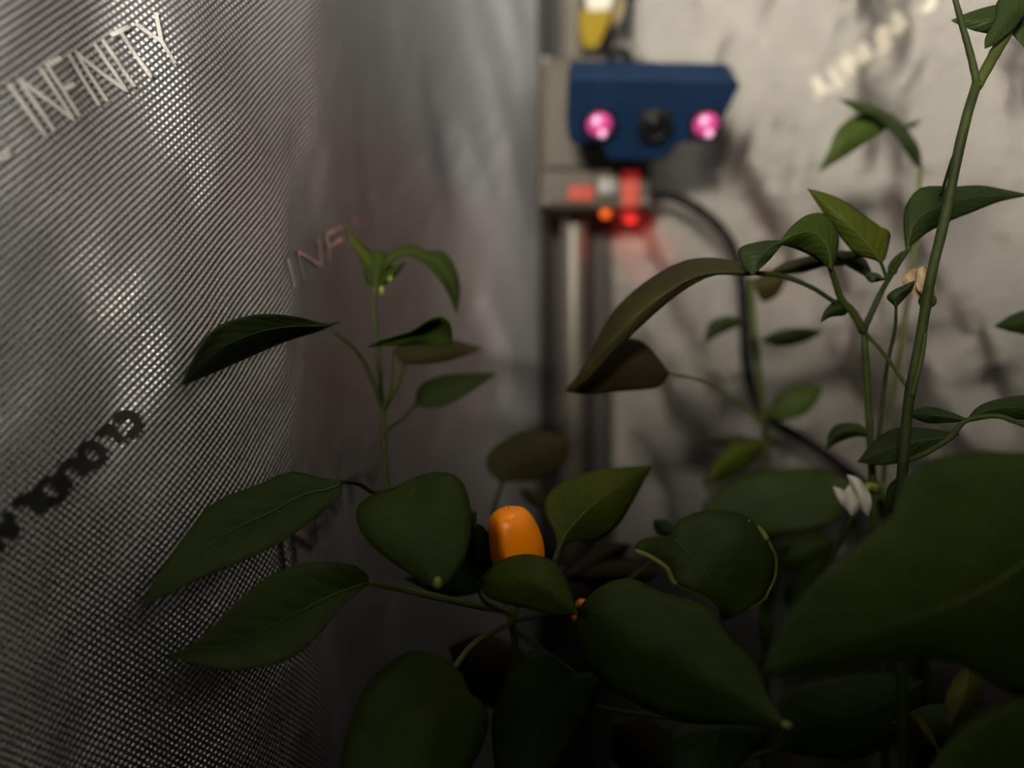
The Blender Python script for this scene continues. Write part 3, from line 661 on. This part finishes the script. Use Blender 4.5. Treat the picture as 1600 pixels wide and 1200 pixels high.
# white flower and its bent stalk
fw = tube('flower', [(1366, 762, 0.238), (1356, 760, 0.236), (1350, 770, 0.236)], 8, 5, M['bud'], C, 8)
def petal(par, pts_l, pts_r, b, t, d, m):
    o = leaf(par, b, t, pts_l, pts_r, d, 'L', (0.002, 0.001), rib=False, ruff=0.0008); o.data.materials[0] = M[m]; o.name = 'petal'; return o
petal(fw, [(1330, 760), (1340, 775), (1346, 795)], [(1342, 748), (1358, 770), (1362, 792)], (1324, 742), (1356, 806), (0.238, 0.233, 0.236), 'petal')
petal(fw, [(1320, 770), (1322, 792)], [(1345, 775), (1342, 795)], (1332, 750), (1330, 806), (0.240, 0.237, 0.239), 'petal')
petal(fw, [(1304, 768), (1312, 785)], [(1325, 770), (1326, 788)], (1302, 760), (1330, 802), (0.244, 0.240, 0.240), 'petal')
tube('petiole', [(1333, 803, 0.240), (1318, 835, 0.243), (1298, 872, 0.247)], 6, 4, SD, C)
tube('petiole', [(1336, 803, 0.240), (1340, 838, 0.244), (1338, 880, 0.248)], 4.5, 4, SD, C)
tube('petiole', [(1364, 745, 0.242), (1380, 775, 0.240), (1388, 810, 0.240), (1384, 850, 0.246)], 3, 5, M['stem'], C)

# ---- plant 3: tall single stem nearest the right edge
B = empty('pepper_plant', (0.112, 0.212, 0.125)); tag(B, 'tall thin pepper plant forking near the top right edge', 'plant')
tube('stem', [(1424, 2350, 0.214), (1420, 1800, 0.214), (1412, 1200, 0.212), (1404, 850, 0.210), (1410, 740, 0.208), (1420, 625, 0.205), (1438, 530, 0.203), (1455, 430, 0.200), (1478, 335, 0.198), (1500, 225, 0.197), (1518, 155, 0.196), (1527, 128, 0.196)], 9, 7.5, SD, B, 50, 10)
tube('branch', [(1527, 132, 0.196), (1516, 84, 0.197), (1502, 34, 0.198), (1488, -18, 0.199)], 6, 4, SD, B)
tube('branch', [(1526, 136, 0.196), (1552, 88, 0.200), (1582, 34, 0.204), (1612, -30, 0.208)], 8, 10, S, B)
tube('branch', [(1424, 620, 0.204), (1440, 560, 0.2015), (1446, 520, 0.2005)], 5, 3, S, B)
tube('petiole', [(1470, 305, 0.216), (1486, 255, 0.206), (1499, 222, 0.1985)], 2.2, 3, S, B)
leaf(B, (1625, 22), (1486, 32), [(1585, 52), (1542, 52), (1510, 44)], [(1582, 6), (1548, 10), (1516, 19)], (0.212, 0.214, 0.218), 'LD', (0.002, 0.004), rib=False)
leaf(B, (1600, -30), (1539, 76), [(1560, 0), (1555, 30), (1540, 58)], [(1610, 10), (1588, 40), (1556, 68)], (0.200, 0.198, 0.197), 'LD', (0.003, 0.002), rib=False)
leaf(B, (1605, -40), (1600, 75), [(1570, -10), (1565, 30)], [(1640, 0), (1640, 40)], (0.212, 0.206, 0.204), 'LD', (0.003, 0.002), rib=False)
wf = blob('flower', 1449, 470, 0.212, 13, 12, M['stem'], B)
wf['label'] = 'wilted beige flower behind the stem'
petal(wf, [(1416, 452), (1412, 435)], [(1438, 450), (1434, 422)], (1446, 470), (1420, 422), (0.213, 0.212, 0.211), 'wilted')
petal(wf, [(1432, 450), (1432, 425)], [(1452, 450), (1452, 425)], (1448, 468), (1442, 416), (0.211, 0.209, 0.210), 'wilted')
petal(wf, [(1440, 455), (1444, 430)], [(1462, 455), (1458, 430)], (1450, 470), (1454, 420), (0.214, 0.214, 0.214), 'wilted')
tube('petiole', [(1418, 720, 0.208), (1450, 706, 0.204), (1484, 684, 0.200), (1510, 657, 0.198), (1556, 650, 0.197), (1590, 660, 0.196), (1640, 676, 0.196)], 4.5, 4, S, B)
leaf(B, (1508, 660), (1660, 628), [(1528, 636), (1560, 624), (1610, 618)], [(1560, 652), (1610, 654)], (0.198, 0.197, 0.196), 'LD', (0.004, 0.002))
leaf(B, (1516, 657), (1412, 646), [(1482, 660), (1448, 660)], [(1484, 644), (1450, 636)], (0.202, 0.208, 0.214), 'LD', (0.002, 0.003))
leaf(B, (1498, 678), (1340, 722), [(1475, 696), (1430, 716), (1380, 727)], [(1450, 670), (1400, 669), (1366, 690)], (0.210, 0.216, 0.224), 'LD', (0.001, 0.006))
leaf(B, (1360, 684), (1292, 702), [(1340, 682), (1312, 690)], [(1345, 664), (1312, 662), (1296, 676)], (0.238, 0.244, 0.246), 'LD', rib=False)
leaf(B, (1405, 742), (1425, 812), [(1386, 765), (1390, 800)], [(1425, 755), (1436, 785)], (0.216, 0.218, 0.220), 'LD', rib=False)
leaf(B, (1650, 486), (1552, 510), [(1620, 520), (1585, 520)], [(1610, 484), (1580, 492)], (0.262, 0.262, 0.260), 'LD', rib=False)
tube('petiole', [(1600, 60, 0.207), (1690, 250, 0.235), (1690, 420, 0.256), (1650, 486, 0.262)], 3, 2.5, S, B)

# ---- plant 4: small blurred plant against the right wall
D = empty('pepper_plant', (0.105, 0.315, 0.125)); tag(D, 'small blurred pepper plant close to the warm wall behind the others', 'plant')
tube('stem', [(1190, 1750, 0.318), (1192, 1250, 0.318), (1200, 900, 0.318), (1198, 720, 0.318), (1194, 655, 0.318), (1186, 580, 0.318), (1177, 515, 0.318), (1174, 435, 0.318)], 8, 5, S, D, 34)
leaf(D, (1176, 440), (1232, 432), [(1195, 424), (1215, 422)], [(1190, 470), (1214, 462)], (0.318, 0.316, 0.318), 'LB', rib=False)
leaf(D, (1168, 500), (1101, 538), [(1145, 513), (1118, 526)], [(1135, 494), (1108, 506)], (0.318, 0.316, 0.316), 'LD', rib=False)
leaf(D, (1188, 531), (1288, 518), [(1215, 518), (1252, 512)], [(1218, 541), (1256, 535)], (0.318, 0.316, 0.314), 'LD', rib=False)
leaf(D, (1194, 648), (1286, 606), [(1214, 619), (1250, 603)], [(1230, 657), (1266, 640)], (0.318, 0.312, 0.310), 'L', (0.003, -0.004), rib=False)
leaf(D, (1198, 690), (1098, 758), [(1178, 722), (1135, 748)], [(1152, 688), (1118, 718)], (0.318, 0.312, 0.308), 'LY', rib=False)
leaf(D, (1196, 688), (1100, 689), [(1160, 700), (1120, 696)], [(1160, 682), (1120, 683)], (0.318, 0.320, 0.322), 'LD', rib=False)
leaf(D, (1198, 688), (1224, 692), [(1208, 682)], [(1210, 698)], (0.318, 0.317, 0.316), 'L', rib=False)
leaf(D, (1345, 762), (1095, 792), [(1290, 735), (1230, 733), (1150, 748)], [(1300, 815), (1210, 834), (1130, 818)], (0.290, 0.296, 0.304), 'L', (0.004, -0.004))
tube('petiole', [(1200, 860, 0.318), (1290, 820, 0.304), (1345, 762, 0.290)], 4, 3, S, D)
leaf(D, (1215, 890), (1310, 845), [(1235, 850), (1275, 830)], [(1250, 890), (1290, 872)], (0.304, 0.300, 0.296), 'L', rib=False)
tube('petiole', [(1199, 960, 0.318), (1210, 920, 0.308), (1215, 890, 0.304)], 3, 3, S, D)
leaf(D, (1240, 970), (1290, 870), [(1225, 930), (1250, 890)], [(1280, 950), (1295, 905)], (0.300, 0.296, 0.292), 'LD', rib=False)
tube('petiole', [(1200, 1050, 0.318), (1225, 1010, 0.306), (1240, 970, 0.300)], 3, 3, S, D)

# ---- plant 5: foreground plant whose big leaves fill the lower right corner
E = empty('pepper_plant', (0.135, 0.172, 0.125)); tag(E, 'close dark pepper plant whose big leaves fill the lower right corner', 'plant')
tube('stem', [(1715, 2750, 0.172), (1720, 2000, 0.170), (1735, 1300, 0.166), (1745, 900, 0.160), (1740, 760, 0.155)], 10, 6, S, E, 20)
leaf(E, (1740, 770), (1192, 1052), [(1740, 960), (1660, 1080), (1600, 1092), (1550, 1066), (1490, 1036), (1400, 1030), (1290, 1052)], [(1660, 718), (1590, 708), (1530, 706), (1460, 716), (1412, 746), (1400, 800), (1340, 850), (1268, 912), (1218, 982)], (0.154, 0.146, 0.135), 'L', (0.010, 0.006), mid=[(1640, 850), (1520, 930), (1350, 990)])
leaf(E, (1745, 1130), (1430, 1250), [(1740, 1280), (1600, 1320)], [(1650, 1085), (1590, 1090), (1530, 1120), (1475, 1168)], (0.158, 0.150, 0.142), 'L', (0.006, 0.003))
tube('petiole', [(1742, 1180, 0.165), (1748, 1150, 0.160), (1745, 1130, 0.158)], 5, 5, S, E)
ol = leaf(E, (1512, 1040), (1484, 1137), [(1490, 1062), (1477, 1096)], [(1534, 1066), (1531, 1096), (1506, 1124)], (0.188, 0.184, 0.184), 'LO', (0.003, 0.003))
leaf(E, (1418, 1112), (1466, 1172), [(1422, 1135), (1445, 1162)], [(1436, 1118), (1456, 1145)], (0.196, 0.196, 0.196), 'LO', rib=False)
tube('petiole', [(1735, 1300, 0.166), (1640, 1120, 0.180), (1560, 1050, 0.190), (1512, 1040, 0.188)], 4, 3, S, E)
tube('petiole', [(1735, 1330, 0.167), (1560, 1260, 0.190), (1480, 1220, 0.200), (1466, 1172, 0.196)], 4, 3, S, E)
leaf(E, (1640, 1190), (1390, 1130), [(1560, 1230), (1450, 1190)], [(1570, 1120), (1460, 1100)], (0.205, 0.208, 0.212), 'LD', rib=False)
